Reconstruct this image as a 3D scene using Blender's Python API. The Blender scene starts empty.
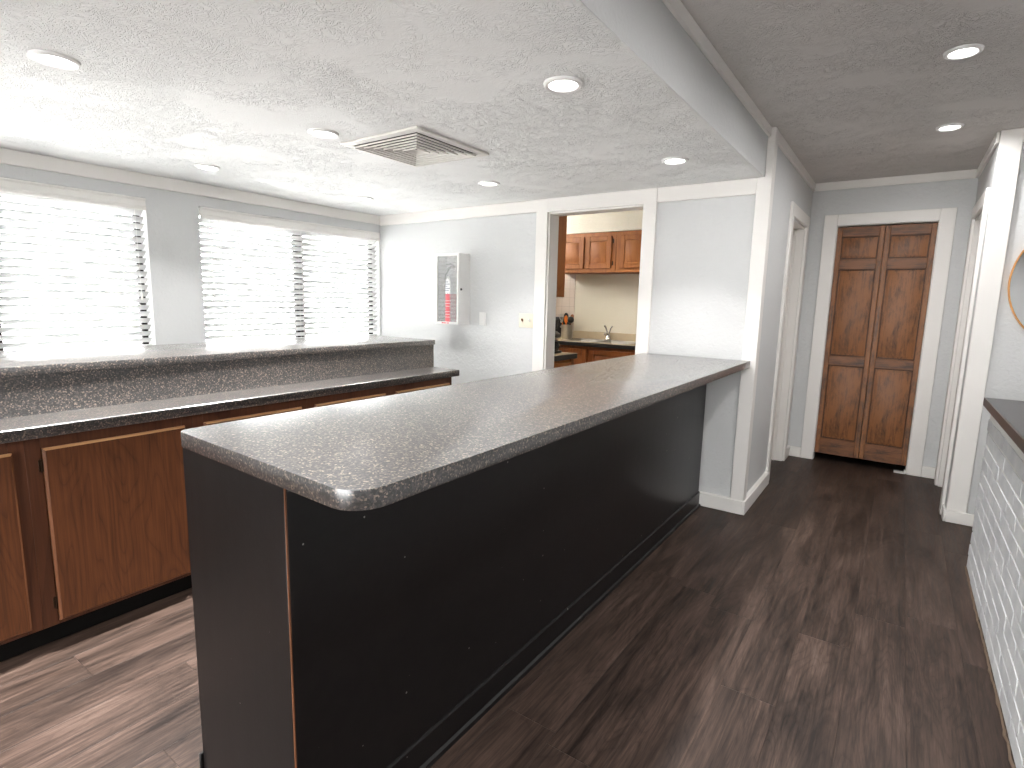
import bpy, bmesh, math, random
from mathutils import Vector, Matrix
random.seed(7)
SC = bpy.context.scene
COL = SC.collection
PI = math.pi

# ------------------------------------------------------------------ helpers
def lin(r, g, b):
    f = lambda c: (c/255/12.92) if c/255 <= .04045 else ((c/255+.055)/1.055)**2.4
    return (f(r), f(g), f(b), 1.0)

class NT:
    """small node-graph writer"""
    def __init__(s, name):
        s.m = bpy.data.materials.new(name); s.m.use_nodes = True
        s.t = s.m.node_tree; s.t.nodes.clear()
        s.out = s.t.nodes.new('ShaderNodeOutputMaterial')
    def n(s, typ, **kw):
        nd = s.t.nodes.new('ShaderNode'+typ)
        for k, v in kw.items():
            if k.startswith('i_'):
                key = k[2:]
                key = int(key) if key.isdigit() else key.replace('_', ' ')
                s.set(nd.inputs[key], v)
            else: setattr(nd, k, v)
        return nd
    def set(s, sock, v):
        if isinstance(v, bpy.types.NodeSocket): s.t.links.new(v, sock)
        elif isinstance(v, bpy.types.Node): s.t.links.new(v.outputs[0], sock)
        else: sock.default_value = v
    def math(s, op, a, b=0.0, c=None):
        nd = s.t.nodes.new('ShaderNodeMath'); nd.operation = op
        s.set(nd.inputs[0], a); s.set(nd.inputs[1], b)
        if c is not None: s.set(nd.inputs[2], c)
        return nd.outputs[0]
    def ramp(s, fac, stops, interp='LINEAR'):
        nd = s.t.nodes.new('ShaderNodeValToRGB'); cr = nd.color_ramp; cr.interpolation = interp
        while len(cr.elements) < len(stops): cr.elements.new(.5)
        for e, (p, c) in zip(cr.elements, stops):
            e.position = p; e.color = c if len(c) == 4 else (*c, 1)
        s.set(nd.inputs[0], fac); return nd.outputs[0]
    def mix(s, fac, a, b, mode='MIX'):
        nd = s.t.nodes.new('ShaderNodeMix'); nd.data_type = 'RGBA'; nd.blend_type = mode
        s.set(nd.inputs[0], fac); s.set(nd.inputs[6], a); s.set(nd.inputs[7], b)
        return nd.outputs[2]
    def coord(s, scale=(1, 1, 1), loc=(0, 0, 0), rot=(0, 0, 0), rnd=False):
        tc = s.t.nodes.new('ShaderNodeTexCoord'); mp = s.t.nodes.new('ShaderNodeMapping')
        mp.inputs['Scale'].default_value = scale; mp.inputs['Rotation'].default_value = rot
        mp.inputs['Location'].default_value = loc
        src = tc.outputs['Object']
        if rnd:
            oi = s.t.nodes.new('ShaderNodeObjectInfo')
            va = s.t.nodes.new('ShaderNodeVectorMath'); va.operation = 'ADD'
            mu = s.math('MULTIPLY', oi.outputs['Random'], 37.0)
            s.t.links.new(src, va.inputs[0]); s.t.links.new(mu, va.inputs[1]); src = va.outputs[0]
        s.t.links.new(src, mp.inputs[0]); return mp.outputs[0]
    def noise(s, vec, scale, detail=2, rough=.5, dist=0.0):
        nd = s.n('TexNoise'); s.set(nd.inputs['Vector'], vec)
        nd.inputs['Scale'].default_value = scale; nd.inputs['Detail'].default_value = detail
        nd.inputs['Roughness'].default_value = rough; nd.inputs['Distortion'].default_value = dist
        return nd.outputs[0]
    def bump(s, h, dist=.002, strength=1.0):
        nd = s.n('Bump'); s.set(nd.inputs['Height'], h)
        nd.inputs['Distance'].default_value = dist; nd.inputs['Strength'].default_value = strength
        return nd.outputs[0]
    def pbr(s, col, rough=.5, metal=0.0, spec=.5, normal=None, coat=0.0, coat_r=.1, **kw):
        b = s.n('BsdfPrincipled')
        s.set(b.inputs['Base Color'], col); s.set(b.inputs['Roughness'], rough)
        s.set(b.inputs['Metallic'], metal); b.inputs['Specular IOR Level'].default_value = spec
        b.inputs['Coat Weight'].default_value = coat; b.inputs['Coat Roughness'].default_value = coat_r
        for k, v in kw.items(): s.set(b.inputs[k.replace('_', ' ')], v)
        if normal is not None: s.t.links.new(normal, b.inputs['Normal'])
        s.t.links.new(b.outputs[0], s.out.inputs[0]); return s.m

def plain(name, col, rough=.5, metal=0.0, spec=.5, coat=0.0, var=.06):
    t = NT(name); v = t.coord()
    n = t.noise(v, 9, 3)
    k = t.math('MULTIPLY_ADD', n, var, 1-var/2)
    c = t.mix(1.0, col, t.n('CombineColor', i_Red=k, i_Green=k, i_Blue=k).outputs[0], 'MULTIPLY')
    return t.pbr(c, rough, metal, spec, coat=coat)

def paint(name, col, rough=.55, bump=.0006, scale=55):
    t = NT(name); v = t.coord()
    n = t.noise(v, scale, 3, .55, .4); big = t.noise(v, 3, 3)
    k = t.math('MULTIPLY_ADD', big, .05, .975)
    c = t.mix(1.0, col, t.n('CombineColor', i_Red=k, i_Green=k, i_Blue=k).outputs[0], 'MULTIPLY')
    return t.pbr(c, rough, normal=t.bump(t.ramp(n, [(.35, (0, 0, 0)), (.65, (1, 1, 1))]), bump))

def stipple(name, col):
    """brushed crow's-foot ceiling plaster"""
    t = NT(name); v = t.coord()
    warp = t.n('TexNoise', i_Scale=7.0, i_Detail=2.0); t.set(warp.inputs['Vector'], v)
    vm = t.n('VectorMath', operation='MULTIPLY_ADD')
    t.set(vm.inputs[0], warp.outputs[1]); vm.inputs[1].default_value = (.35, .35, .35); t.set(vm.inputs[2], v)
    mp = t.n('Mapping'); mp.inputs['Scale'].default_value = (24, 58, 30); mp.inputs['Rotation'].default_value = (0, 0, .7)
    t.set(mp.inputs[0], vm.outputs[0])
    a = t.noise(mp.outputs[0], 1.0, 2.5, .6, .8)
    ridge = t.ramp(t.math('ABSOLUTE', t.math('SUBTRACT', a, .5)), [(0, (1, 1, 1)), (.05, (.85, .85, .85)), (.085, (0, 0, 0))])
    patch = t.ramp(t.noise(v, 2.6, 3, .6, .5), [(.38, (.08, .08, .08)), (.6, (1, 1, 1))])
    h = t.math('MULTIPLY', ridge, patch)
    h2 = t.math('MULTIPLY_ADD', t.noise(v, 70, 2), .06, h)
    return t.pbr(col, .8, spec=.2, normal=t.bump(h2, .0034))

def laminate(name, rough=.46):
    """dark brown speckled counter laminate"""
    t = NT(name); v = t.coord()
    v1 = t.n('TexVoronoi', i_Scale=245.0); t.set(v1.inputs['Vector'], v)
    sp = t.n('SeparateColor'); t.set(sp.inputs[0], v1.outputs['Color'])
    c = t.ramp(sp.outputs[0], [(0, lin(14, 13, 14)), (.28, lin(30, 28, 29)), (.48, lin(56, 52, 50)),
                               (.64, lin(44, 43, 45)), (.77, lin(88, 79, 72)), (.92, lin(126, 112, 100))], 'CONSTANT')
    v2 = t.n('TexVoronoi', i_Scale=120.0); t.set(v2.inputs['Vector'], v)
    s2 = t.n('SeparateColor'); t.set(s2.inputs[0], v2.outputs['Color'])
    k = t.ramp(s2.outputs[1], [(0, (.8, .8, .8)), (1, (1.15, 1.15, 1.15))])
    c = t.mix(1.0, c, k, 'MULTIPLY')
    n = t.noise(v, 500, 1)
    return t.pbr(c, rough, spec=.9, normal=t.bump(n, .00003), coat=1.0, coat_r=.26, Coat_IOR=1.95)

def grain(name, dark, mid, light, along='z', rings=13, rough=.4, fibre=1.0, scale=1.0, rnd=True, distress=False, fig=.34, st_=.22, det=1.5, warp=.35):
    """plain-sawn timber: contour lines of a stretched noise give the cathedrals, fine fibres on top"""
    t = NT(name)
    st = st_
    sc = {'z': (2.6, 2.6, 2.6*st), 'y': (2.6, 2.6*st, 2.6), 'x': (2.6*st, 2.6, 2.6)}[along]
    fs = {'z': (110, 110, 3), 'y': (110, 3, 110), 'x': (3, 110, 110)}[along]
    v = t.coord(tuple(q*scale for q in sc), rnd=rnd); f = t.coord(fs, rnd=rnd)
    n = t.noise(v, 1.0, det, .45, warp)
    ln = t.math('FRACT', t.math('MULTIPLY', n, float(rings)))
    fib = t.noise(f, 1.0, 3, .65)
    lines = t.ramp(ln, [(0, (0, 0, 0)), (.16, (.7, .7, .7)), (.6, (1, 1, 1)), (1, (.55, .55, .55))])
    fac = t.math('MULTIPLY', t.math('MULTIPLY_ADD', lines, fig, .8-fig), t.math('MULTIPLY_ADD', fib, 1.3*fibre, 1-.62*fibre))
    if distress:
        d1 = t.noise(t.coord({'z': (16, 16, 5), 'y': (16, 5, 16), 'x': (5, 16, 16)}[along]), 1.0, 5, .75, .3)
        fac = t.math('MULTIPLY_ADD', t.math('SUBTRACT', d1, .5), 2.1, fac)
    c = t.ramp(fac, [(.08, dark), (.45, mid), (.92, light)])
    return t.pbr(c, t.math('MULTIPLY_ADD', fib, .2, rough-.1), spec=.4, normal=t.bump(fac, .0006))

def floor_mat():
    t = NT('vinyl_plank'); W, L = .182, 1.22
    tc = t.n('TexCoord'); sp = t.n('SeparateXYZ'); t.set(sp.inputs[0], tc.outputs['Object'])
    xs = t.math('DIVIDE', sp.outputs[0], W); row = t.math('FLOOR', xs)
    wn = t.n('TexWhiteNoise', noise_dimensions='1D'); t.set(wn.inputs['W'], row)
    ys = t.math('ADD', t.math('DIVIDE', sp.outputs[1], L), wn.outputs[0]); colm = t.math('FLOOR', ys)
    cid = t.n('CombineXYZ', i_X=row, i_Y=colm)
    w2 = t.n('TexWhiteNoise', noise_dimensions='2D'); t.set(w2.inputs['Vector'], cid.outputs[0])
    rnd = w2.outputs[0]
    off = t.n('VectorMath', operation='SCALE'); t.set(off.inputs[0], w2.outputs[1]); off.inputs['Scale'].default_value = 23.0
    vv = t.n('VectorMath', operation='ADD'); t.set(vv.inputs[0], tc.outputs['Object']); t.set(vv.inputs[1], off.outputs[0])
    def mp(sc):
        m = t.n('Mapping'); m.inputs['Scale'].default_value = sc; t.set(m.inputs[0], vv.outputs[0]); return m.outputs[0]
    n = t.noise(mp((6.5, .9, 1)), 1.0, 2, .5, .45)
    ln = t.math('FRACT', t.math('MULTIPLY', n, 24.0))
    lines = t.ramp(ln, [(0, (.15, .15, .15)), (.2, (.75, .75, .75)), (.65, (1, 1, 1)), (1, (.6, .6, .6))])
    fib = t.ramp(t.noise(mp((75, 3, 1)), 1.0, 4, .75), [(.3, (0, 0, 0)), (.7, (1, 1, 1))])
    blot = t.noise(mp((9, 1.5, 1)), 1.0, 5, .65, .5)
    fac = t.math('ADD', t.math('MULTIPLY', lines, .09), t.math('ADD', t.math('MULTIPLY', fib, .3), t.math('MULTIPLY', blot, .76)))
    fac = t.math('ADD', fac, t.math('MULTIPLY_ADD', rnd, .06, -.14))
    c = t.ramp(fac, [(.3, lin(31, 22, 18)), (.46, lin(58, 45, 38)), (.6, lin(78, 62, 54)), (.8, lin(106, 89, 79))])
    fx = t.math('FRACT', xs); fy = t.math('FRACT', ys)
    ex = t.math('MINIMUM', fx, t.math('SUBTRACT', 1.0, fx)); ey = t.math('MINIMUM', fy, t.math('SUBTRACT', 1.0, fy))
    seam = t.math('MINIMUM', t.math('DIVIDE', ex, .008), t.math('DIVIDE', ey, .0013))
    seam = t.math('MINIMUM', seam, 1.0)
    c = t.mix(t.math('MULTIPLY_ADD', seam, .4, .6), lin(30, 24, 22), c)
    h = t.math('ADD', t.math('MULTIPLY', fib, .25), seam)
    return t.pbr(c, t.math('MULTIPLY_ADD', fib, .2, .4), spec=.3, normal=t.bump(h, .0007))

def black_paint():
    t = NT('black_paint'); v = t.coord()
    n = t.noise(v, 30, 4); c = t.ramp(n, [(.3, lin(17, 15, 16)), (.75, lin(24, 22, 22))])
    # chips that show pale undercoat: rare small voronoi cells
    sx = t.n('SeparateXYZ'); t.set(sx.inputs[0], v)
    uv = t.n('CombineXYZ', i_X=t.math('ADD', sx.outputs[0], sx.outputs[1]), i_Y=sx.outputs[2])
    vo = t.n('TexVoronoi', voronoi_dimensions='2D', i_Scale=7.0); t.set(vo.inputs['Vector'], uv.outputs[0])
    sp = t.n('SeparateColor'); t.set(sp.inputs[0], vo.outputs['Color'])
    chip = t.math('MULTIPLY', t.math('LESS_THAN', vo.outputs['Distance'], t.math('MULTIPLY', sp.outputs[1], .022)), t.math('GREATER_THAN', sp.outputs[0], .6))
    c = t.mix(chip, c, lin(170, 165, 160))
    scr = t.noise(t.coord((40, 40, 1.6)), 1.0, 3, .6)
    r = t.math('MULTIPLY_ADD', scr, .05, .33)
    return t.pbr(c, r, spec=.4, normal=t.bump(t.noise(v, 120, 2), .0001))

def emit(name, col, strength):
    t = NT(name); e = t.n('Emission', i_Color=col, i_Strength=strength)
    t.t.links.new(e.outputs[0], t.out.inputs[0]); return t.m

def slat_mat():
    t = NT('white_blind_slat'); v = t.coord()
    b = t.n('BsdfPrincipled'); b.inputs['Base Color'].default_value = (.5, .5, .495, 1); b.inputs['Roughness'].default_value = .4
    tr = t.n('BsdfTranslucent', i_Color=(.9, .9, .88, 1))
    n = t.noise(v, 12, 2)
    mx = t.n('MixShader', i_0=t.math('MULTIPLY_ADD', n, .02, .03)); t.set(mx.inputs[1], b.outputs[0]); t.set(mx.inputs[2], tr.outputs[0])
    t.t.links.new(mx.outputs[0], t.out.inputs[0]); return t.m

def thin_glass(name, tint=(1, 1, 1, 1), refl=.06, rough=.0, haze=0.0):
    t = NT(name)
    tr = t.n('BsdfTransparent', i_Color=tint); gl = t.n('BsdfGlossy', i_Roughness=rough)
    fr = t.n('Fresnel', i_IOR=1.45)
    f = t.math('MULTIPLY_ADD', fr.outputs[0], 1.0, refl-.03)
    mx = t.n('MixShader', i_0=f); t.set(mx.inputs[1], tr.outputs[0]); t.set(mx.inputs[2], gl.outputs[0])
    last = mx
    if haze:
        df = t.n('BsdfDiffuse', i_Color=(.8, .8, .8, 1))
        m2 = t.n('MixShader', i_0=haze); t.set(m2.inputs[1], mx.outputs[0]); t.set(m2.inputs[2], df.outputs[0]); last = m2
    t.t.links.new(last.outputs[0], t.out.inputs[0]); return t.m

def tile_mat():
    t = NT('pink_beige_tile'); tc = t.n('TexCoord'); sp = t.n('SeparateXYZ'); t.set(sp.inputs[0], tc.outputs['Object'])
    fx = t.math('FRACT', t.math('DIVIDE', sp.outputs[0], .108)); fz = t.math('FRACT', t.math('DIVIDE', sp.outputs[2], .108))
    ex = t.math('MINIMUM', fx, t.math('SUBTRACT', 1.0, fx)); ez = t.math('MINIMUM', fz, t.math('SUBTRACT', 1.0, fz))
    e = t.math('MINIMUM', t.math('DIVIDE', t.math('MINIMUM', ex, ez), .025), 1.0)
    return t.pbr(t.mix(e, lin(168, 152, 142), lin(205, 190, 178)), .25, normal=t.bump(e, .001))

# materials -----------------------------------------------------------
M = {}
M['wall'] = paint('wall_paint', lin(207, 208, 208), .6, .0011, 42)
M['wallk'] = paint('kitchen_wall_paint', lin(214, 207, 190), .6, .0008)
M['trim'] = paint('trim_paint', lin(233, 230, 226), .38, .0002, 20)
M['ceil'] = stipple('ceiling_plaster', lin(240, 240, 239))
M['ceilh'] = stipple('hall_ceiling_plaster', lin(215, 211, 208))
M['floor'] = floor_mat()
M['lam'] = laminate('speckled_laminate')
M['black'] = black_paint()
M['oak'] = grain('dark_oak', lin(24, 13, 8), lin(60, 33, 19), lin(98, 57, 32), 'z', 30, .42, st_=.25, det=2, warp=.4, fig=.23, scale=1.4)
M['frame'] = grain('dark_oak_frame', lin(34, 19, 12), lin(66, 37, 23), lin(90, 53, 34), 'z', 7, .42)
M['raw'] = grain('worn_oak_edge', lin(110, 70, 42), lin(164, 116, 76), lin(198, 152, 108), 'y', 5, .5)
M['edge'] = grain('oak_edge', lin(52, 28, 16), lin(86, 50, 30), lin(116, 72, 44), 'z', 5, .45)
M['honey'] = grain('honey_oak', lin(84, 43, 13), lin(130, 73, 26), lin(160, 98, 42), 'z', 9, .5)
M['honeyd'] = grain('brown_oak', lin(64, 31, 11), lin(104, 54, 21), lin(136, 78, 36), 'z', 7, .4)
M['bifold'] = grain('distressed_stain', lin(36, 23, 15), lin(80, 53, 36), lin(142, 92, 54), 'z', 9, .42, 1.0, 1.2, False, True, .08)
M['bead'] = grain('groove_shade_bead', lin(22, 12, 8), lin(46, 27, 17), lin(88, 54, 32), 'z', 7, .45, 1.0, 1.2, False, True, .08)  # stain darkened to stand in for shade in the panel grooves
M['bifoldx'] = grain('distressed_stain_rail', lin(34, 21, 14), lin(76, 50, 33), lin(126, 80, 46), 'x', 7, .42, 1.0, 1.2, False, True, .08)
M['toe'] = plain('toe_kick_black', lin(14, 12, 11), .7, 0, .2)
M['wornw'] = plain('worn_wood_edge', lin(120, 74, 44), .6, var=.6)
M['slat'] = slat_mat()
M['vinyl'] = plain('white_vinyl', lin(232, 230, 226), .35)
M['bronze'] = plain('dark_bronze', lin(27, 23, 21), .6, 0, .2)
M['pane'] = thin_glass('window_glass', (.97, .98, .98, 1))
M['tinted'] = thin_glass('tinted_fill_glass', (.61, .61, .61, 1))
M['acryl'] = thin_glass('cabinet_acrylic', (.95, .95, .95, 1), .16, .03, .2)
M['white'] = plain('white_enamel', lin(236, 235, 233), .3)
M['vent'] = plain('vent_enamel', lin(226, 223, 218), .4)
M['dark'] = plain('dark_void', lin(40, 37, 35), .8)
M['lens'] = emit('led_lens', (1, .98, .95, 1), 3.5)
M['steel'] = plain('brushed_steel', lin(190, 186, 180), .28, 1.0)
M['sink'] = plain('satin_sink_steel', lin(150, 146, 140), .5, 1.0)
M['chrome'] = plain('chrome', lin(215, 215, 218), .1, 1.0)
M['ivory'] = plain('ivory_plastic', lin(226, 219, 200), .35)
M['brownp'] = plain('brown_plastic', lin(130, 92, 60), .4)
M['wplast'] = plain('white_plastic', lin(232, 232, 230), .35)
M['blackp'] = plain('black_plastic', lin(22, 22, 24), .3)
M['orange'] = plain('orange_plastic', lin(208, 110, 36), .35)
M['woodsp'] = grain('spoon_wood', lin(90, 48, 24), lin(130, 74, 40), lin(160, 98, 58), 'z', 4, .5)
M['bktop'] = plain('beige_granite_laminate', lin(190, 174, 148), .25, var=.25)
M['bkedge'] = plain('black_counter_edge', lin(30, 28, 28), .3)
M['gold'] = plain('brushed_gold', lin(206, 150, 92), .3, .75)
M['mirror'] = plain('mirror_silver', (.93, .94, .95, 1), .01, 1.0, var=0)
M['red'] = plain('extinguisher_red', lin(190, 40, 40), .3)
M['labred'] = plain('red_label', lin(206, 84, 92), .5)
M['labwhite'] = plain('white_label', lin(238, 238, 236), .5)
M['labgrey'] = plain('grey_print', lin(120, 122, 140), .5)
M['hinge'] = plain('bronze_hinge', lin(70, 58, 46), .35, .9)
M['topbrown'] = plain('brown_counter_edge', lin(66, 50, 42), .3)
M['topgrey'] = plain('grey_laminate', lin(84, 84, 86), .4, var=.2)
M['tile'] = tile_mat()
M['caulk'] = plain('aged_caulk', lin(112, 94, 78), .7, var=.6)
M['glassdark'] = plain('smoked_carafe', lin(16, 15, 15), .06, coat=.5)
M['concrete'] = plain('pale_concrete', lin(200, 199, 197), .8)
def brick_paint():
    t = NT('painted_brick'); v = t.coord()
    a = t.noise(v, 55, 4, .6); b = t.noise(v, 8, 3)
    c = t.ramp(b, [(.3, lin(216, 218, 221)), (.7, lin(234, 235, 236))])
    return t.pbr(c, .8, spec=.25, normal=t.bump(a, .0016))
M['brick'] = brick_paint()
M['mortar'] = paint('painted_mortar', lin(236, 236, 233), .6, .002, 80)

# mesh helpers ----------------------------------------------------------
def box(bm, x0, x1, y0, y1, z0, z1, bev=0.0, seg=1, mi=0):
    if x0 > x1: x0, x1 = x1, x0
    if y0 > y1: y0, y1 = y1, y0
    if z0 > z1: z0, z1 = z1, z0
    vs = [bm.verts.new(p) for p in ((x0,y0,z0),(x1,y0,z0),(x1,y1,z0),(x0,y1,z0),(x0,y0,z1),(x1,y0,z1),(x1,y1,z1),(x0,y1,z1))]
    fs = [bm.faces.new([vs[i] for i in q]) for q in ((0,3,2,1),(4,5,6,7),(0,1,5,4),(1,2,6,5),(2,3,7,6),(3,0,4,7))]
    for f in fs: f.material_index = mi
    if bev > 0:
        es = list({e for f in fs for e in f.edges})
        r = bmesh.ops.bevel(bm, geom=es, offset=bev, segments=seg, profile=.5, affect='EDGES')
        for f in r['faces']: f.material_index = mi
    return bm
def BX(*a, **k): return box(bmesh.new(), *a, **k)
def prism(bm, pts, z0, z1, bev=0.0, axis='z', seg=2):
    """polygon pts extruded along an axis"""
    def P(a, b, c): return {'z': (a, b, c), 'y': (a, c, b), 'x': (c, a, b)}[axis]
    lo = [bm.verts.new(P(a, b, z0)) for a, b in pts]; hi = [bm.verts.new(P(a, b, z1)) for a, b in pts]
    n = len(pts); fs = [bm.faces.new(lo[::-1]), bm.faces.new(hi)]
    for i in range(n): fs.append(bm.faces.new((lo[i], lo[(i+1) % n], hi[(i+1) % n], hi[i])))
    bmesh.ops.recalc_face_normals(bm, faces=fs)
    if bev > 0:
        es = list({e for f in fs[:2] for e in f.edges})
        bmesh.ops.bevel(bm, geom=es, offset=bev, segments=seg, profile=.5, affect='EDGES')
    return bm
def lathe(bm, prof, c=(0, 0, 0), n=28, axis='z', a0=0.0, a1=2*PI, mi=0):
    full = abs(a1-a0-2*PI) < 1e-6
    m = n if full else n+1
    rings = []
    for r, h in prof:
        ring = []
        if r < 1e-6:
            p = (0, 0, h)
            ring = [p]
        else:
            for i in range(m):
                a = a0+(a1-a0)*i/n; ring.append((r*math.cos(a), r*math.sin(a), h))
        out = []
        for x, y, z in ring:
            q = {'z': (x, y, z), 'y': (x, z, -y), 'x': (z, x, y)}[axis]
            out.append(bm.verts.new((q[0]+c[0], q[1]+c[1], q[2]+c[2])))
        rings.append(out)
    fs = []
    for A, B in zip(rings, rings[1:]):
        for i in range(n):
            j = (i+1) % m
            if len(A) == 1 and len(B) == 1: continue
            if len(A) == 1: fs.append(bm.faces.new((A[0], B[i], B[j])))
            elif len(B) == 1: fs.append(bm.faces.new((A[i], B[0], A[j])))
            else: fs.append(bm.faces.new((A[i], A[j], B[j], B[i])))
    for f in fs: f.material_index = mi
    bmesh.ops.recalc_face_normals(bm, faces=fs)
    return bm
def tube(bm, pts, r, n=10, caps=True):
    pts = [Vector(p) for p in pts]; rs = r if isinstance(r, (list, tuple)) else [r]*len(pts)
    prev = None; rings = []
    for i, p in enumerate(pts):
        d = (pts[min(i+1, len(pts)-1)]-pts[max(i-1, 0)]).normalized()
        u = d.orthogonal().normalized() if prev is None else (prev-d*prev.dot(d)).normalized()
        prev = u; w = d.cross(u)
        rings.append([bm.verts.new(p+(u*math.cos(2*PI*k/n)+w*math.sin(2*PI*k/n))*rs[i]) for k in range(n)])
    fs = []
    for A, B in zip(rings, rings[1:]):
        for k in range(n): fs.append(bm.faces.new((A[k], A[(k+1) % n], B[(k+1) % n], B[k])))
    if caps: fs += [bm.faces.new(rings[0][::-1]), bm.faces.new(rings[-1])]
    bmesh.ops.recalc_face_normals(bm, faces=fs)
    return bm

def wpos(o):
    p = Vector((0, 0, 0))
    while o: p += o.location; o = o.parent
    return p
def obj(name, bm, mats, parent=None, origin=None, smooth=True):
    """link bm (built in world coordinates) as ONE object, its origin at its base"""
    me = bpy.data.meshes.new(name)
    co = [v.co for v in bm.verts]
    lo = Vector([min(c[i] for c in co) for i in range(3)]); hi = Vector([max(c[i] for c in co) for i in range(3)])
    o0 = Vector(origin) if origin else Vector(((lo.x+hi.x)/2, (lo.y+hi.y)/2, lo.z))
    bmesh.ops.translate(bm, verts=bm.verts, vec=-o0)
    bm.to_mesh(me); bm.free()
    for m in (mats if isinstance(mats, (list, tuple)) else [mats]): me.materials.append(m)
    if smooth:
        me.polygons.foreach_set('use_smooth', [True]*len(me.polygons)); me.set_sharp_from_angle(angle=math.radians(38))
    o = bpy.data.objects.new(name, me); COL.objects.link(o)
    if parent is not None:
        o.parent = parent; o.location = o0-wpos(parent)
    else: o.location = o0
    return o
def tag(o, label, cat, group=None):
    o['label'] = label; o['category'] = cat
    if group: o['group'] = group
    return o
def thing(name, label, cat, loc, group=None):
    o = bpy.data.objects.new(name, None); COL.objects.link(o); o.location = loc; o.empty_display_size = .1
    return tag(o, label, cat, group)
def struct(name, bm, mat, parent=None, origin=(0, 0, 0)):
    o = obj(name, bm, mat, parent, origin if parent is None else None)
    if parent is None: o['kind'] = 'structure'
    return o
def root_struct(name, loc):
    o = bpy.data.objects.new(name, None); COL.objects.link(o); o.location = loc; o['kind'] = 'structure'; return o
def dup(root, loc, label=None, group=None):
    r = root.copy(); COL.objects.link(r); r.location = loc
    if label: r['label'] = label
    if group: r['group'] = group
    for ch in list(root.children):
        c = ch.copy(); COL.objects.link(c); c.parent = r
        for g in ch.children:
            d = g.copy(); COL.objects.link(d); d.parent = c
    return r

# ------------------------------------------------------------------ dimensions
XL, YB, ZL, ZH = -3.783, 4.748, 2.12, 2.40
YW = 4.87            # kitchen side of the back wall
XS = -.37            # soffit face
XH = -.345           # hall left wall face
YH = 6.549           # hall end wall face
XR = .757            # hall right wall face
YR = 5.47            # right-hand front wall face
YK = 7.15            # kitchen far wall
W1 = (1.05, 2.725); W2 = (3.065, 4.735); WZ = (.75, 1.968)
KO = (-1.893, -1.125, 2.022)

# ------------------------------------------------------------------ shell
struct('floor', BX(-3.93, 3.1, -2.7, 7.3, -.1, 0), M['floor'])
struct('ceiling_low', BX(-3.93, XS, -2.7, YW, ZL, 2.55), [M['ceil']])
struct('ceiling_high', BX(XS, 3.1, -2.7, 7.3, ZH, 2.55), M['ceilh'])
struct('ceiling_kitchen', BX(-3.93, XS, YW, 7.3, ZH, 2.55), M['wallk'])
b = bmesh.new()
xa, xb = -3.93, XL
box(b, xa, xb, -2.7, W1[0], 0, ZL); box(b, xa, xb, W1[1], W2[0], 0, ZL); box(b, xa, xb, W2[1], 7.3, 0, ZL)
for w in (W1, W2): box(b, xa, xb, w[0], w[1], 0, WZ[0]); box(b, xa, xb, w[0], w[1], WZ[1], ZL)
struct('wall_left', b, M['wall'])
b = bmesh.new()
box(b, XL, KO[0], YB, YW, 0, ZL); box(b, KO[1], XH, YB, YW, 0, ZL); box(b, KO[0], KO[1], YB, YW, KO[2], ZL)
box(b, XS, XH, YB, YW, ZL, ZH)
struct('wall_back', b, M['wall'])
# the dropped ceiling's side (soffit) facing the hall
struct('wall_soffit', BX(XS-.02, XS+.001, -2.6, YB, ZL+.0005, ZH), M['wall'])
HLo = (5.62, 6.30, 2.01)
b = bmesh.new(); box(b, XH-.12, XH, YW, HLo[0], 0, ZH); box(b, XH-.12, XH, HLo[1], 7.15, 0, ZH); box(b, XH-.12, XH, HLo[0], HLo[1], HLo[2], ZH)
struct('wall_hall_left', b, M['wall'])
BF = (-.133, .555, 2.04)
b = bmesh.new(); box(b, XH, BF[0], YH, YH+.11, 0, ZH); box(b, BF[1], XR, YH, YH+.11, 0, ZH); box(b, BF[0], BF[1], YH, YH+.11, BF[2], ZH)
struct('wall_hall_end', b, M['wall'])
HRo = (5.66, 6.33, 2.01)
b = bmesh.new(); box(b, XR, XR+.12, YR+.12, HRo[0], 0, ZH); box(b, XR, XR+.12, HRo[1], 7.15, 0, ZH); box(b, XR, XR+.12, HRo[0], HRo[1], HRo[2], ZH)
struct('wall_hall_right', b, M['wall'])
struct('wall_right_front', BX(XR, 3.1, YR, YR+.12, 0, ZH), M['wall'])
struct('wall_right', BX(3.0, 3.1, -2.6, YR, 0, ZH), M['wall'])
RW = (-3.0, 1.2, .06, 2.08)      # opening added behind the camera for an unseen fill window
b = bmesh.new(); box(b, -3.783, RW[0], -2.7, -2.6, 0, ZH); box(b, RW[1], 3.1, -2.7, -2.6, 0, ZH)
box(b, RW[0], RW[1], -2.7, -2.6, 0, RW[2]); box(b, RW[0], RW[1], -2.7, -2.6, RW[3], ZH)
struct('wall_rear', b, M['wall'])
struct('wall_kitchen', BX(-3.783, XH-.12, YK, 7.3, 0, ZH), M['wallk'])
struct('wall_closet', BX(XH, 3.1, YK, 7.3, 0, ZH), M['wall'])
struct('wall_room_beyond', BX(2.0, 2.1, YR+.12, YK, 0, ZH), M['wall'])
struct('wall_kitchen_left', BX(-2.66, -2.522, YW, 5.57, 0, ZH), M['wallk'])
struct('wall_kitchen_tile', BX(-3.78, -2.955, YK-.008, YK, .9, 1.70), M['tile'])
struct('wall_kitchen_soffit', BX(-3.78, XH-.12, 6.815, YK, 2.137, ZH), M['wallk'])

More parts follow.
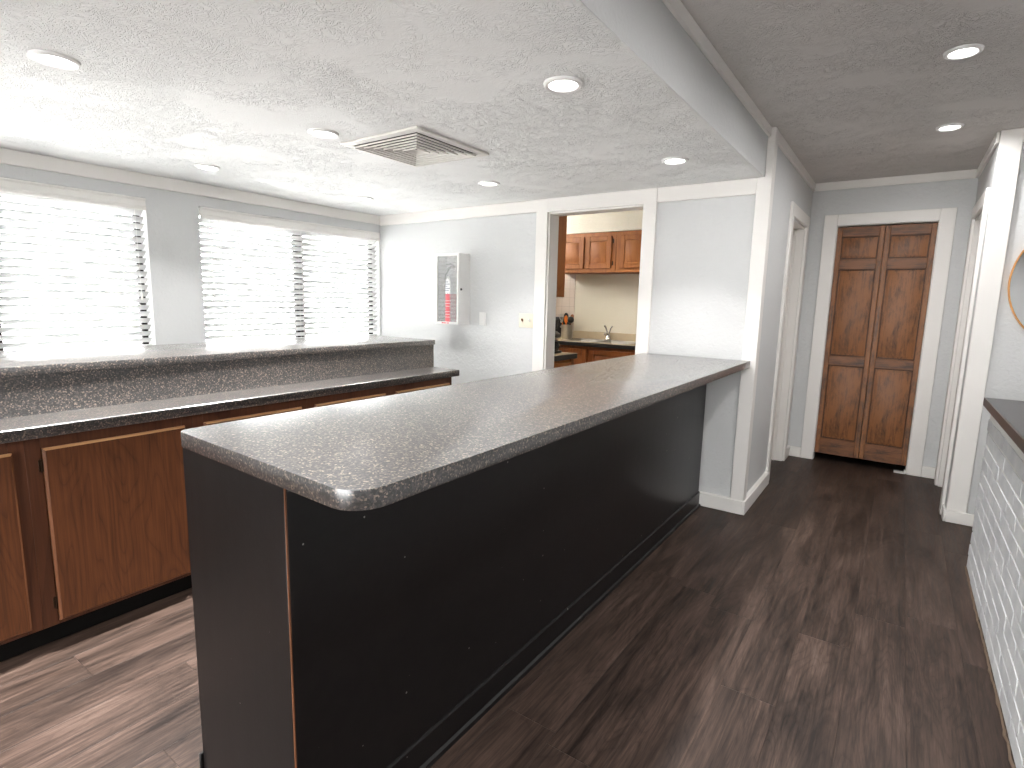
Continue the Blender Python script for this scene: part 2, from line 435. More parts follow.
# trim
T = M['trim']
b = bmesh.new(); box(b, XL, XL+.018, -2.6, YB, 2.037, ZL, .003); struct('trim_1', b, T)               # crown board, window wall
b = bmesh.new(); box(b, XL+.018, KO[0]-.1, YB-.018, YB, 2.028, ZL, .003)
box(b, KO[1]+.09, -.41, YB-.018, YB, 2.025, ZL, .003); struct('trim_2', b, T)                          # board along the back wall
b = bmesh.new()                                                                                        # kitchen opening casing + jamb
box(b, KO[0]-.1, KO[0], YB-.022, YB, 0, ZL); box(b, KO[1], KO[1]+.09, YB-.022, YB, 0, ZL)
box(b, KO[0], KO[1], YB-.0215, YB, KO[2], ZL)
box(b, KO[0], KO[0]+.012, YB, YW+.01, 0, KO[2]); box(b, KO[1]-.012, KO[1], YB, YW+.01, 0, KO[2]); box(b, KO[0]+.012, KO[1]-.012, YB, YW+.01, KO[2]-.012, KO[2])
struct('trim_3', b, T)
b = bmesh.new(); box(b, -.41, -.325, YB-.022, YB, 0, ZL, .003); box(b, XS+.002, -.325, YB-.022, YB, ZL-.01, ZH, .003)
box(b, XH, -.325, YB, YB+.06, 0, ZH, .003); struct('trim_4', b, T)                                     # corner boards of the pillar
b = bmesh.new(); box(b, XS+.001, XS+.02, -2.6, YB-.022, 2.348, ZH, .003); struct('trim_5', b, T)       # board on the soffit
b = bmesh.new(); box(b, XH, XH+.018, YB+.06, YH, 2.335, ZH, .003); box(b, XH+.018, XR-.018, YH-.018, YH, 2.335, ZH, .003)
box(b, XR-.018, XR, YR, YH, 2.335, ZH, .003); struct('trim_6', b, T)                                   # hall crown boards
b = bmesh.new(); box(b, XR, XR+.105, YR-.022, YR, 0, ZH, .003)
box(b, XR+.105, 3.0, YR-.02, YR, 2.325, ZH, .003); struct('trim_7', b, T)                              # right-hand corner board
struct('baseboard_right', BX(XR+.0, 3.0, YR-.034, YR-.022, 0, .078, .003), T)
b = bmesh.new(); box(b, -.617, -.325, YB-.034, YB-.022, 0, .092, .003); box(b, -.617, -.41, YB-.022, YB, 0, .092); struct('baseboard_back', b, T)
b = bmesh.new(); box(b, -.325, -.313, YB-.034, HLo[0]-.09, 0, .092, .003); box(b, XH, -.325, YB+.06, HLo[0]-.09, 0, .092); box(b, XH, -.325, HLo[1]+.09, YH, 0, .092, .003); struct('baseboard_hall_left', b, T)
b = bmesh.new(); box(b, -.325, BF[0]-.1, YH-.018, YH, 0, .092, .003); box(b, BF[1]+.1, XR, YH-.018, YH, 0, .092, .003); struct('baseboard_hall_end', b, T)
b = bmesh.new(); box(b, XR-.012, XR, YR-.034, HRo[0]-.09, 0, .078, .003); struct('baseboard_hall_right', b, T)

# hall doors (openings in the side walls with closed doors behind deep jambs)
def side_door(name, xface, sgn, o, th=.12):
    """sgn=+1: wall solid lies toward -x of the face (hall left); -1: toward +x"""
    r = root_struct(name, (xface, (o[0]+o[1])/2, 0))
    b = bmesh.new(); f0, f1 = xface, xface+sgn*.02
    box(b, f0, f1, o[0]-.09, o[0], 0, o[2]+.09, .003); box(b, f0, f1, o[1], o[1]+.09, 0, o[2]+.09, .003); box(b, f0, f1, o[0], o[1], o[2], o[2]+.09, .003)
    obj('casing', b, T, r)
    b = bmesh.new(); d1 = xface-sgn*th
    box(b, f0, d1, o[0], o[0]+.014, 0, o[2]); box(b, f0, d1, o[1]-.014, o[1], 0, o[2]); box(b, f0, d1, o[0]+.014, o[1]-.014, o[2]-.014, o[2])
    sx = xface-sgn*.06
    box(b, sx, sx-sgn*.02, o[1]-.026, o[1]-.014, 0, o[2]-.014)
    obj('jamb', b, T, r)
    b = bmesh.new(); box(b, d1, d1+sgn*.036, o[0]+.016, o[1]-.028, .008, o[2]-.016, .002); leaf = obj('leaf', b, T, r)
    return r
side_door('door_2', XH, 1, HLo)
dr = side_door('door_3', XR, -1, HRo)
obj('strike_plate', box(BX(XR+.032, XR+.056, HRo[1]-.0175, HRo[1]-.014, .868, .922, .001), XR+.038, XR+.050, HRo[1]-.019, HRo[1]-.017, .88, .91), M['blackp'], dr)

# windows -------------------------------------------------------------
def window(name, w):
    r = root_struct(name, (-3.905, (w[0]+w[1])/2, WZ[0]))
    b = bmesh.new(); x0, x1 = -3.925, -3.885
    for y0, y1, z0, z1 in ((w[0], w[0]+.035, *WZ), (w[1]-.035, w[1], *WZ), (w[0]+.035, w[1]-.035, WZ[0], WZ[0]+.035), (w[0]+.035, w[1]-.035, WZ[1]-.035, WZ[1])):
        box(b, x0, x1, y0, y1, z0, z1, .003)
    obj('window_frame', b, M['bronze'], r)
    ym = (w[0]+w[1])/2+.03
    obj('mullion', BX(-3.928, -3.88, ym-.04, ym+.04, WZ[0]+.035, WZ[1]-.035, .003), M['bronze'], r)
    obj('pane', BX(-3.912, -3.908, w[0]+.035, ym-.04, WZ[0]+.035, WZ[1]-.035), M['pane'], r)
    obj('pane', BX(-3.902, -3.898, ym+.04, w[1]-.035, WZ[0]+.035, WZ[1]-.035), M['pane'], r)
window('window_1', W1); window('window_2', W2)
r = root_struct('window_fill', ((RW[0]+RW[1])/2, -2.66, RW[2]))  # unseen glazing added to fill the room with light, tinted to soften it
b = bmesh.new()
for x0, x1, z0, z1 in ((RW[0], RW[0]+.04, RW[2], RW[3]), (RW[1]-.04, RW[1], RW[2], RW[3]), (RW[0]+.04, RW[1]-.04, RW[2], RW[2]+.04), (RW[0]+.04, RW[1]-.04, RW[3]-.04, RW[3]), (-.93, -.87, RW[2]+.04, RW[3]-.04)):
    box(b, x0, x1, -2.68, -2.64, z0, z1, .003)
obj('window_frame', b, M['bronze'], r)
obj('pane', BX(RW[0]+.04, RW[1]-.04, -2.664, -2.66, RW[2]+.04, RW[3]-.04), M['tinted'], r)
struct('ground_outside', BX(-14, 8, -14, 18, -.3, -.11), M['concrete'])

def blind(w, label):
    y0, y1 = w[0]+.006, w[1]-.004; xc = XL-.045
    r = thing('window_blind', label, 'blind', (xc, (w[0]+w[1])/2, WZ[0]), 'white slatted window blinds')
    b = bmesh.new()                                    # valance: moulded board with returns
    prism(b, [(XL+.012, 1.885), (XL+.016, 1.893), (XL+.016, 1.905), (XL+.010, 1.912), (XL+.010, 1.945), (XL+.018, 1.955), (XL+.018, 1.962), (XL, 1.962), (XL, 1.885)], y0, y1, axis='y')
    obj('valance', b, M['vinyl'], r)
    obj('headrail', BX(xc-.025, xc+.025, y0+.01, y1-.01, 1.905, 1.955, .003), M['vinyl'], r)
    b = bmesh.new(); pitch, wd, th, tilt = .0445, .05, .003, math.radians(39)
    z = 1.872; k = 0
    while z > WZ[0]+.07:
        rag = random.uniform(-.006, .006); t = tilt+rag
        prof = []
        for s in (-1, -.5, 0, .5, 1):                 # slightly crowned slat; room edge turned up
            u = s*wd/2; cr = .002*(1-s*s)
            prof.append((u, cr))
        pts = [(u, c+th/2) for u, c in prof]+[(u, c-th/2) for u, c in prof[::-1]]
        ca, sa = math.cos(t), math.sin(t)
        pts = [(xc+u*ca-c*sa, z+u*sa+c*ca) for u, c in pts]
        prism(b, pts, y0, y1-.004, axis='y')
        z -= pitch; k += 1
    obj('slats', b, M['slat'], r)
    obj('bottom_rail', BX(xc-.022, xc+.022, y0+.012, y1-.012, z-.01, z+.008, .004), M['vinyl'], r)
    L = y1-y0
    for f in (.09, .5, .91):
        y = y0+L*f
        b = bmesh.new(); tube(b, [(xc+.022, y, 1.905), (xc+.022, y, z)], .0012, 6); tube(b, [(xc-.022, y, 1.905), (xc-.022, y, z)], .0012, 6)
        obj('ladder_cord', b, M['vinyl'], r)
    y = y0+.07 if w is W2 else y1-.06
    b = bmesh.new(); tube(b, [(xc+.034, y, 1.9), (xc+.036, y+.004, 1.35)], .0012, 6); lathe(b, [(0, 1.35), (.005, 1.345), (.007, 1.31), (.004, 1.30), (0, 1.30)], (xc+.036, y+.004, 0), 10)
    obj('pull_cord', b, M['vinyl'], r)
blind(W1, 'white slatted blind on the left window, cut off by the photo\'s edge')
blind(W2, 'white slatted blind on the window nearest the wall-mounted extinguisher cabinet')

# ------------------------------------------------------------------ ceiling fittings
def downlight(loc, label, group, s=1.0):
    r = thing('recessed_light', label, 'ceiling light', loc, group)
    x, y, z = loc
    b = bmesh.new(); lathe(b, [(.049*s, z-.001), (.053*s, z-.010), (.064*s, z-.012), (.070*s, z-.008), (.072*s, z)], (x, y, 0), 36)
    obj('trim_ring', b, M['white'], r)
    b = bmesh.new(); lathe(b, [(.0505*s, z-.0015), (.04*s, z-.0028), (0, z-.0032)], (x, y, 0), 36); obj('lens', b, M['lens'], r)
    return r
LG = 'recessed lights in the low white ceiling'
L0 = downlight((-2.03, 1.765, ZL+.001), 'recessed ceiling light nearest the camera in the low white ceiling', LG)
for (x, y), lb in (((-1.95, 2.77), 'recessed ceiling light just left of the square air vent'),
                   ((-3.18, 2.838), 'recessed ceiling light above the wall strip between the two windows'),
                   ((-3.155, 4.03), 'recessed ceiling light near the far left corner above the second window'),
                   ((-.68, 2.845), 'recessed ceiling light with white ring right of the air vent, toward the soffit'),
                   ((-.694, 4.077), 'recessed ceiling light above the far end of the island beside the soffit'),
                   ((-1.944, 4.06), 'recessed ceiling light beyond the air vent, before the kitchen opening')):
    dup(L0, (x, y, ZL+.001), lb)
HG = 'recessed lights in the grey hall ceiling'
H0 = downlight((.489, 4.063, ZH), 'bright recessed light in the grey hall ceiling, nearer the camera', HG, .93)
dup(H0, (.508, 5.22, ZH), 'small recessed light in the grey hall ceiling, nearer the wooden doors')

vx, vy, vs = -1.752, 3.19, .27
r = thing('air_vent', 'square white louvred air vent set in the low ceiling', 'vent', (vx, vy, ZL))
b = bmesh.new(); o, i = vs, vs-.046
for x0, x1, y0, y1 in ((-o, o, -o, -i), (-o, o, i, o), (-o, -i, -i, i), (i, o, -i, i)): box(b, vx+x0, vx+x1, vy+y0, vy+y1, ZL-.012, ZL, .003)
obj('vent_frame', b, M['vent'], r)
obj('vent_throat', BX(vx-i, vx+i, vy-i, vy+i, ZL-.0015, ZL-.0002), M['dark'], r)
for k in range(6):                                   # nested square louvres, lower edge splayed outward
    ro = i-.004-.034*k; ri = ro-.030; b = bmesh.new(); zt, zb = ZL-.002, ZL-.017; t = .0025
    A = [(-1, -1), (1, -1), (1, 1), (-1, 1)]
    def ring(rr, zz): return [b.verts.new((vx+a*rr, vy+c*rr, zz)) for a, c in A]
    q = [ring(ri, zt), ring(ro, zb+t), ring(ro, zb-.005), ring(ro-t, zb-.005), ring(ro-t, zb-t*.6), ring(ri-t, zt-t*.6)]
    for m in range(6):
        P, Q = q[m], q[(m+1) % 6]
        for j in range(4): b.faces.new((P[j], P[(j+1) % 4], Q[(j+1) % 4], Q[j]))
    bmesh.ops.recalc_face_normals(b, faces=b.faces[:])
    obj('louver', b, M['vent'], r)

# ------------------------------------------------------------------ island
IX0, IX1, IY = -1.06, -.345, 1.65
IZ = 1.008; ITH = .040
PX0, PX1, PY = -1.05, -.612, 1.655
r = thing('bar_island', 'long black painted bar island under the speckled countertop', 'island', ((PX0+PX1)/2, 3.2, 0))
obj('side_panel', BX(PX1-.018, PX1, PY+.004, YB-.036, 0, IZ-ITH, .0015), M['black'], r)
obj('end_panel', BX(PX0, PX1-.003, PY, PY+.018, 0, IZ-ITH, .0015), M['black'], r)
obj('worn_edge', BX(PX1-.003, PX1, PY+.0005, PY+.004, .1, IZ-ITH), M['wornw'], r)
obj('back_panel', BX(PX0, PX0+.018, PY+.018, YB-.036, 0, IZ-ITH), M['black'], r)
obj('base_board', prism(bmesh.new(), [(PX1, 0), (PX1+.022, 0), (PX1+.018, .012), (PX1+.009, .016), (PX1+.009, .096), (PX1+.004, .101), (PX1, .101)], PY, YB-.036, axis='y'), M['black'], r)
obj('base_board', BX(PX0-.008, PX0, PY-.008, YB-.036, 0, .101, .002), M['black'], r)
def rounded(x0, x1, y0, y1, rl, rr, n=10):
    pts = []
    for cx, cy, rad, a0 in ((x0+rl, y0+rl, rl, PI), (x1-rr, y0+rr, rr, 1.5*PI)):
        for k in range(n+1):
            a = a0+.5*PI*k/n; pts.append((cx+rad*math.cos(a), cy+rad*math.sin(a)))
    # the near edge runs a little askew, closer to the viewer on the right
    return [(x, y-.030*(x-x0)/(x1-x0)*max(0, 1-(y-y0)/.5)) for x, y in pts]+[(x1-.012, y1), (x0, y1)]
b = prism(bmesh.new(), rounded(IX0, IX1, IY, YB-.024, .025, .07), IZ-ITH, IZ, .002, 'z', 2)
tag(obj('island_countertop', b, M['lam']), 'long speckled brown island countertop with rounded front corners', 'countertop')

# ------------------------------------------------------------------ window-side counter
CX = -2.095; DX = -2.077
def make_cab(y0, label, group, doorless=False):
    W = .57; y1 = y0+W
    r = thing('base_cabinet', label, 'cabinet', ((CX-2.30)/2, y0+W/2, 0), group)
    b = bmesh.new()
    box(b, -2.62, CX-.02, y0, y1, .10, .826)
    obj('carcass', b, M['frame'], r)
    b = bmesh.new()                                       # face frame
    box(b, CX-.02, CX, y0, y0+.045, .10, .826, .001); box(b, CX-.02, CX, y1-.045, y1, .10, .826, .001)
    box(b, CX-.02, CX, y0+.045, y1-.045, .775, .826, .001); box(b, CX-.02, CX, y0+.045, y1-.045, .10, .135, .001)
    obj('face_frame', b, M['frame'], r)
    obj('toe_kick', BX(-2.60, CX-.075, y0, y1, 0, .10), M['toe'], r)
    # slab door, chamfered front edges; the chamfer on top is worn pale
    a0, a1, z0, z1 = y0+.046, y1-.036, .118, .784; c = .007; xb, xf = CX+.001, DX+.003
    b = bmesh.new()
    V = lambda x, y, z: b.verts.new((x, y, z))
    B = [V(xb, a0, z0), V(xb, a1, z0), V(xb, a1, z1), V(xb, a0, z1)]
    S = [V(xf-.009, a0, z0), V(xf-.009, a1, z0), V(xf-.009, a1, z1), V(xf-.009, a0, z1)]
    F = [V(xf, a0+c, z0+c), V(xf, a1-c, z0+c), V(xf, a1-c, z1-c), V(xf, a0+c, z1-c)]
    b.faces.new(F); b.faces.new(B[::-1])
    for i in range(4):
        j = (i+1) % 4
        mi = 1 if i == 2 else 2
        f = b.faces.new((B[i], B[j], S[j], S[i])); f.material_index = mi
        f = b.faces.new((S[i], S[j], F[j], F[i])); f.material_index = mi
    bmesh.ops.recalc_face_normals(b, faces=b.faces[:])
    d = obj('door', b, [M['oak'], M['raw'], M['edge']], r, smooth=False)
    for zz in (.72, .19):
        h = bmesh.new(); box(h, CX, CX+.003, a0-.012, a0-.003, zz-.022, zz+.022, .001); tube(h, [(CX+.006, a0-.004, zz-.024), (CX+.006, a0-.004, zz+.024)], .0035, 8)
        obj('hinge', h, M['hinge'], d)
    return r
CG = 'base cabinets under the window-side counter'
c0 = make_cab(1.02, 'dark oak base cabinet cut off by the photo\'s left edge', CG)
base = c0.location.copy()
for k, lb in ((1, 'dark oak base cabinet with its whole door showing, left of the black island end'),
              (2, 'dark oak base cabinet just behind the island\'s rounded left corner, only its top showing'),
              (3, 'dark oak base cabinet mostly hidden behind the island, second from the far end'),
              (4, 'dark oak base cabinet at the far end of the window-side counter')):
    dup(c0, base+Vector((0, .57*k, 0)), lb)
YE = 3.918
b = prism(bmesh.new(), [(-2.07, .827), (-2.067, .831), (-2.067, .867), (-2.07, .87), (-2.31, .87), (-2.62, .87), (-2.62, .827)], 1.0, YE, axis='y')
tag(obj('work_countertop', b, M['lam']), 'lower speckled brown worktop above the dark oak cabinets', 'countertop')
r = thing('raised_bar', 'raised speckled brown bar ledge in front of the windows', 'bar', (-2.6, 2.46, .87))
obj('splash_panel', BX(-2.325, -2.31, 1.0, YE+.003, .87, 1.030, .001), M['lam'], r)
obj('bar_top', BX(-2.97, -2.293, 1.0, YE, 1.030, 1.063, .002, 2), M['lam'], r)
obj('support_wall', BX(-2.80, -2.325, 1.0, YE-.01, .871, 1.03), M['wall'], r)
struct('wall_knee', BX(-2.80, -2.622, 1.0, YE-.01, 0, .869), M['wall'])

# ------------------------------------------------------------------ extinguisher cabinet
ex0, ex1, ez0, ez1, ey = -2.925, -2.664, 1.14, 1.732, YB-.15
r = thing('extinguisher_cabinet', 'white wall cabinet with clear front holding a fire extinguisher', 'cabinet', ((ex0+ex1)/2, YB-.07, ez0))
b = bmesh.new(); t = .004
box(b, ex0, ex1, YB-.006, YB, ez0, ez1); box(b, ex0, ex0+t, ey+.016, YB-.006, ez0, ez1); box(b, ex1-t, ex1, ey+.016, YB-.006, ez0, ez1)
box(b, ex0+t, ex1-t, ey+.016, YB-.006, ez0, ez0+t); box(b, ex0+t, ex1-t, ey+.016, YB-.006, ez1-t, ez1)
obj('housing', b, M['white'], r)
b = bmesh.new(); w = .02
box(b, ex0, ex0+w, ey, ey+.016, ez0, ez1, .002); box(b, ex1-w, ex1, ey, ey+.016, ez0, ez1, .002)
box(b, ex0+w, ex1-w, ey, ey+.016, ez0, ez0+w, .002); box(b, ex0+w, ex1-w, ey, ey+.016, ez1-w, ez1, .002)
df = obj('door_frame', b, M['white'], r)
obj('window_panel', BX(ex0+w, ex1-w, ey+.007, ey+.010, ez0+w, ez1-w), M['acryl'], df)
b = bmesh.new()
for k, (a, c) in enumerate(((0, .018), (.021, .038), (.041, .052), (.058, .066), (.069, .080))): box(b, ex0+.075+a, ex0+.075+c, ey-.0008, ey, ez0+.004, ez0+.015)
obj('red_sticker', b, M['labred'], df)
b = bmesh.new(); lathe(b, [(0, .006), (.009, .006), (.010, 0)], (ex1, ey+.032, 1.435), 14, 'x'); obj('lock', b, M['blackp'], r)
fx, fy, fr = -2.79, YB-.078, .068
r = thing('fire_extinguisher', 'fire extinguisher with red and white label inside the white wall cabinet', 'fire extinguisher', (fx, fy, ez0+.004))
z0 = ez0+.005
b = bmesh.new(); lathe(b, [(0, z0), (fr-.006, z0), (fr, z0+.01), (fr, z0+.36), (fr*.93, z0+.395), (fr*.75, z0+.42), (fr*.45, z0+.437), (.018, z0+.443), (.018, z0+.46), (0, z0+.46)], (fx, fy, 0), 36)
obj('cylinder', b, M['white'], r)
b = bmesh.new(); A0, A1 = -PI*.98, -PI*.02
lathe(b, [(fr+.0008, z0+.012), (fr+.0008, z0+.25)], (fx, fy, 0), 24, 'z', A0, A1); lb = obj('lower_label', b, M['labred'], r)
b = bmesh.new()                                     # white arrow-like drop and lines of print on the label
def patch(bm, a0, a1, zz0, zz1, rr=.0016, n=4): lathe(bm, [(fr+rr, zz0), (fr+rr, zz1)], (fx, fy, 0), n, 'z', a0, a1)
ac = -2.45
for k in range(12):
    f = k/11; hgt = .017*math.sin(PI*min(1, (.12+.88*f)**.55)) if f < 1 else .002
    patch(b, ac-.42+.85*f, ac-.42+.85*(f+.095), z0+.118-hgt, z0+.118+hgt, .0018, 1)
for k in range(7):
    zz = z0+.045+.023*k
    if abs(zz-(z0+.118)) > .02: patch(b, ac-.1, ac+.07, zz, zz+.006)
    if k != 3: patch(b, ac+.35, ac+1.3, zz+.008, zz+.0105)
obj('label_print', b, M['labwhite'], lb)
b = bmesh.new(); lathe(b, [(fr+.0008, z0+.262), (fr+.0008, z0+.355)], (fx, fy, 0), 24, 'z', A0, A1); lb = obj('upper_label', b, M['labwhite'], r)
b = bmesh.new()
for k, (a, c) in enumerate(((.3, 1.1), (.4, 1.25), (.3, .9), (.35, 1.2), (.45, 1.0))): patch(b, ac+a, ac+c, z0+.275+.018*k, z0+.281+.018*k)
patch(b, A0+.02, A1, z0+.252, z0+.26); obj('label_print', b, M['labgrey'], lb)
b = bmesh.new(); patch(b, -2.9, -2.45, z0+.29, z0+.345); obj('warning_mark', b, M['labred'], lb)
b = bmesh.new(); box(b, fx-.014, fx+.014, fy-.012, fy+.012, z0+.46, z0+.49, .003); obj('valve', b, M['steel'], r)
b = bmesh.new(); tube(b, [(fx+.01, fy, z0+.49), (fx-.03, fy, z0+.505), (fx-.07, fy, z0+.50)], .006, 8); tube(b, [(fx+.01, fy, z0+.475), (fx-.03, fy, z0+.478), (fx-.065, fy, z0+.468)], .005, 8)
obj('handle', b, M['blackp'], r)
b = bmesh.new(); tube(b, [(fx-.012, fy+.005, z0+.475), (fx-.05, fy, z0+.46), (fx-.078, fy-.005, z0+.40), (fx-.077, fy-.008, z0+.28), (fx-.074, fy-.01, z0+.18)], .0075, 10); obj('hose', b, M['blackp'], r)

# wall plates
def plate(x0, x1, z0, z1, name, label, mat):
    r = thing(name, label, 'switch' if 'switch' in name else 'wall plate', ((x0+x1)/2, YB, z0))
    obj('cover_plate', BX(x0, x1, YB-.007, YB, z0, z1, .0025, 2), mat, r); return r
r = plate(-2.553, -2.482, 1.137, 1.247, 'wall_plate', 'blank white wall plate just right of the extinguisher cabinet', M['wplast'])
for zz in (1.16, 1.224): obj('screw', lathe(bmesh.new(), [(.003, 0), (.0025, .001), (0, .0012)], (-2.5175, YB-.007, zz), 10, 'y') and lathe(bmesh.new(), [(0, YB-.0083), (.003, YB-.0078), (.0032, YB-.0068)], (-2.5175, 0, zz), 10, 'y'), M['wplast'], r)
r = plate(-2.143, -1.999, 1.138, 1.25, 'light_switch', 'ivory two-gang light switch beside the kitchen opening', M['ivory'])
for x, m in ((-2.107, M['brownp']), (-2.037, M['wplast'])):
    b = bmesh.new(); box(b, x-.012, x+.012, YB-.0085, YB-.007, 1.165, 1.223, .0006); s = obj('rocker', b, M['ivory'], r)
    b = bmesh.new(); prism(b, [(YB-.0085, 1.186), (YB-.0085, 1.204), (YB-.020, 1.210), (YB-.021, 1.203)], x-.006, x+.006, axis='x'); obj('toggle', b, m, s)

# ------------------------------------------------------------------ kitchen seen through the opening
def raised_door(b, x0, x1, z0, z1, yf, th=.019, st=.052):
    """raised-panel door facing -y, front face at yf"""
    y1 = yf+th
    box(b, x0, x0+st, yf, y1, z0, z1, .003); box(b, x1-st, x1, yf, y1, z0, z1, .003)
    box(b, x0+st, x1-st, yf, y1, z0, z0+st, .003); box(b, x0+st, x1-st, yf, y1, z1-st, z1, .003)
    box(b, x0+st, x1-st, yf+.010, y1, z0+st, z1-st)
    i = st+.012; c = .022                                        # raised field with sloped edge
    lo = [(x0+i, z0+i), (x1-i, z0+i), (x1-i, z1-i), (x0+i, z1-i)]; hi = [(x0+i+c, z0+i+c), (x1-i-c, z0+i+c), (x1-i-c, z1-i-c), (x0+i+c, z1-i-c)]
    A = [b.verts.new((x, yf+.010, z)) for x, z in lo]; B = [b.verts.new((x, yf+.001, z)) for x, z in hi]
    fs = [b.faces.new(B)]+[b.faces.new((A[k], A[(k+1) % 4], B[(k+1) % 4], B[k])) for k in range(4)]
    bmesh.ops.recalc_face_normals(b, faces=fs)
    for f in fs:
        if f.normal.y > 0: f.normal_flip()
    return b
def hinge_y(x, z, y, d):
    h = bmesh.new(); box(h, x-.004, x+.012, y-.003, y, z-.022, z+.022, .001); tube(h, [(x, y-.004, z-.024), (x, y-.004, z+.024)], .004, 8); obj('hinge', h, M['hinge'], d)
UY = 6.832
def upper(x0, x1, z0, z1, label, doors, mat, yf=UY, dz=(.045, .045), hinges=()):
    r = thing('wall_cabinet', label, 'cabinet', ((x0+x1)/2, (yf+YK)/2, z0))
    obj('carcass', BX(x0, x1, yf+.02, YK-.009, z0, z1, .001), mat, r)
    obj('face_frame', BX(x0, x1, yf, yf+.02, z0, z1, .002), mat, r)
    for a, c in doors:
        b = raised_door(bmesh.new(), a, c, z0+dz[0], z1-dz[1], yf-.019); d = obj('door', b, mat, r)
        for hx in hinges:
            if abs(hx-c) < .03:
                for zz in (z0+.1, z1-.1): hinge_y(hx, zz, yf, d)
    return r
upper(-3.05, -2.285, 1.69, 2.135, 'short honey oak wall cabinet with two doors above the sink', [(-3.0, -2.68), (-2.655, -2.337)], M['honey'], hinges=(-2.325,))
upper(-2.284, -1.50, 1.69, 2.135, 'short honey oak wall cabinet at the right edge of the kitchen opening', [(-2.231, -1.91), (-1.88, -1.56)], M['honey'])
nx0, nx1, ny0, ny1, nz0, nz1 = -2.52, -2.20, 4.90, 5.565, 1.395, 2.385
r = thing('wall_cabinet', 'tall brown wall cabinet just inside the left jamb of the kitchen opening', 'cabinet', ((nx0+nx1)/2, (ny0+ny1)/2, nz0))
obj('carcass', BX(nx0, nx1-.02, ny0, ny1, nz0, nz1, .001), M['honey'], r); obj('face_frame', BX(nx1-.02, nx1, ny0, ny1, nz0, nz1, .002), M['honey'], r)
obj('door', BX(nx1, nx1+.019, ny0+.04, ny1-.17, nz0+.04, nz1-.04, .004, 2), M['honey'], r)
KF = 6.565
def kbase(x0, x1, label, doors):
    r = thing('kitchen_cabinet', label, 'cabinet', ((x0+x1)/2, 6.85, 0))
    obj('carcass', BX(x0, x1, KF+.02, YK-.001, .10, .868), M['honeyd'], r); obj('face_frame', BX(x0, x1, KF, KF+.02, .10, .868, .002), M['honeyd'], r)
    obj('toe_kick', BX(x0, x1, KF+.07, YK-.02, 0, .10), M['toe'], r)
    for a, c in doors: obj('door', raised_door(bmesh.new(), a, c, .13, .832, KF-.019), M['honeyd'], r)
kbase(-3.60, -2.441, 'brown kitchen cabinet under the utensil crock', [(-3.55, -3.02), (-2.99, -2.46)])
kbase(-2.440, -1.30, 'brown kitchen cabinet under the sink and faucet', [(-2.42, -1.88), (-1.86, -1.32)])
kz = .91
r = thing('kitchen_countertop', 'beige kitchen countertop with black front edge along the far wall', 'countertop', (-2.45, 6.85, .868))
b = bmesh.new(); sx0, sx1, sy0, sy1 = -2.80, -2.00, 6.63, 7.03
for x0, x1, y0, y1 in ((-3.6, sx0, 6.545, YK-.009), (sx1, -1.3, 6.545, YK-.009), (sx0, sx1, 6.545, sy0), (sx0, sx1, sy1, YK-.009)): box(b, x0, x1, y0, y1, .869, kz)
obj('slab', b, M['bktop'], r)
obj('front_edge', BX(-3.6, -1.3, 6.532, 6.545, .866, kz-.002, .002), M['bkedge'], r)
obj('backsplash', BX(-2.954, -1.3, YK-.02, YK, kz, 1.0, .002), M['bktop'], r)
r = thing('kitchen_sink', 'double-bowl steel sink set in the kitchen countertop', 'sink', (-2.4, 6.83, .75))
b = bmesh.new(); rim = .012
for x0, x1, y0, y1 in ((sx0-rim, sx1+rim, sy0-rim, sy0+.02), (sx0-rim, sx1+rim, sy1-.02, sy1+rim+.04), (sx0-rim, sx0+.02, sy0+.02, sy1-.02), (sx1-.02, sx1+rim, sy0+.02, sy1-.02), (-2.42, -2.38, sy0+.02, sy1-.02)):
    box(b, x0, x1, y0, y1, kz, kz+.006, .002)
obj('rim', b, M['sink'], r)
for x0, x1 in ((sx0+.02, -2.42), (-2.38, sx1-.02)):
    b = bmesh.new(); y0, y1, zb = sy0+.02, sy1-.02, .872
    P = [b.verts.new(p) for p in ((x0, y0, kz+.003), (x1, y0, kz+.003), (x1, y1, kz+.003), (x0, y1, kz+.003), (x0+.02, y0+.02, zb), (x1-.02, y0+.02, zb), (x1-.02, y1-.02, zb), (x0+.02, y1-.02, zb))]
    b.faces.new(P[4:8])
    for k in range(4): b.faces.new((P[k], P[(k+1) % 4], P[4+(k+1) % 4], P[4+k]))
    obj('bowl', b, M['sink'], r)
fz = kz+.006; fx, fy = -2.435, 7.055
r = thing('faucet', 'small chrome kitchen faucet with two raised handles behind the sink', 'faucet', (fx, fy, fz))
b = bmesh.new(); lathe(b, [(0, fz), (.04, fz), (.042, fz+.006), (.03, fz+.02), (.022, fz+.06), (.018, fz+.075), (0, fz+.08)], (fx, fy, 0), 20); obj('body', b, M['chrome'], r)
b = bmesh.new(); tube(b, [(fx, fy, fz+.055), (fx+.01, fy-.05, fz+.085), (fx+.015, fy-.12, fz+.085), (fx+.016, fy-.14, fz+.065)], [.012, .011, .010, .010], 10); obj('spout', b, M['chrome'], r)
for s in (-1, 1):
    b = bmesh.new(); tube(b, [(fx+s*.006, fy, fz+.065), (fx+s*.02, fy, fz+.11), (fx+s*.036, fy-.003, fz+.15), (fx+s*.052, fy-.003, fz+.165)], [.008, .008, .009, .012], 10); obj('handle', b, M['chrome'], r)

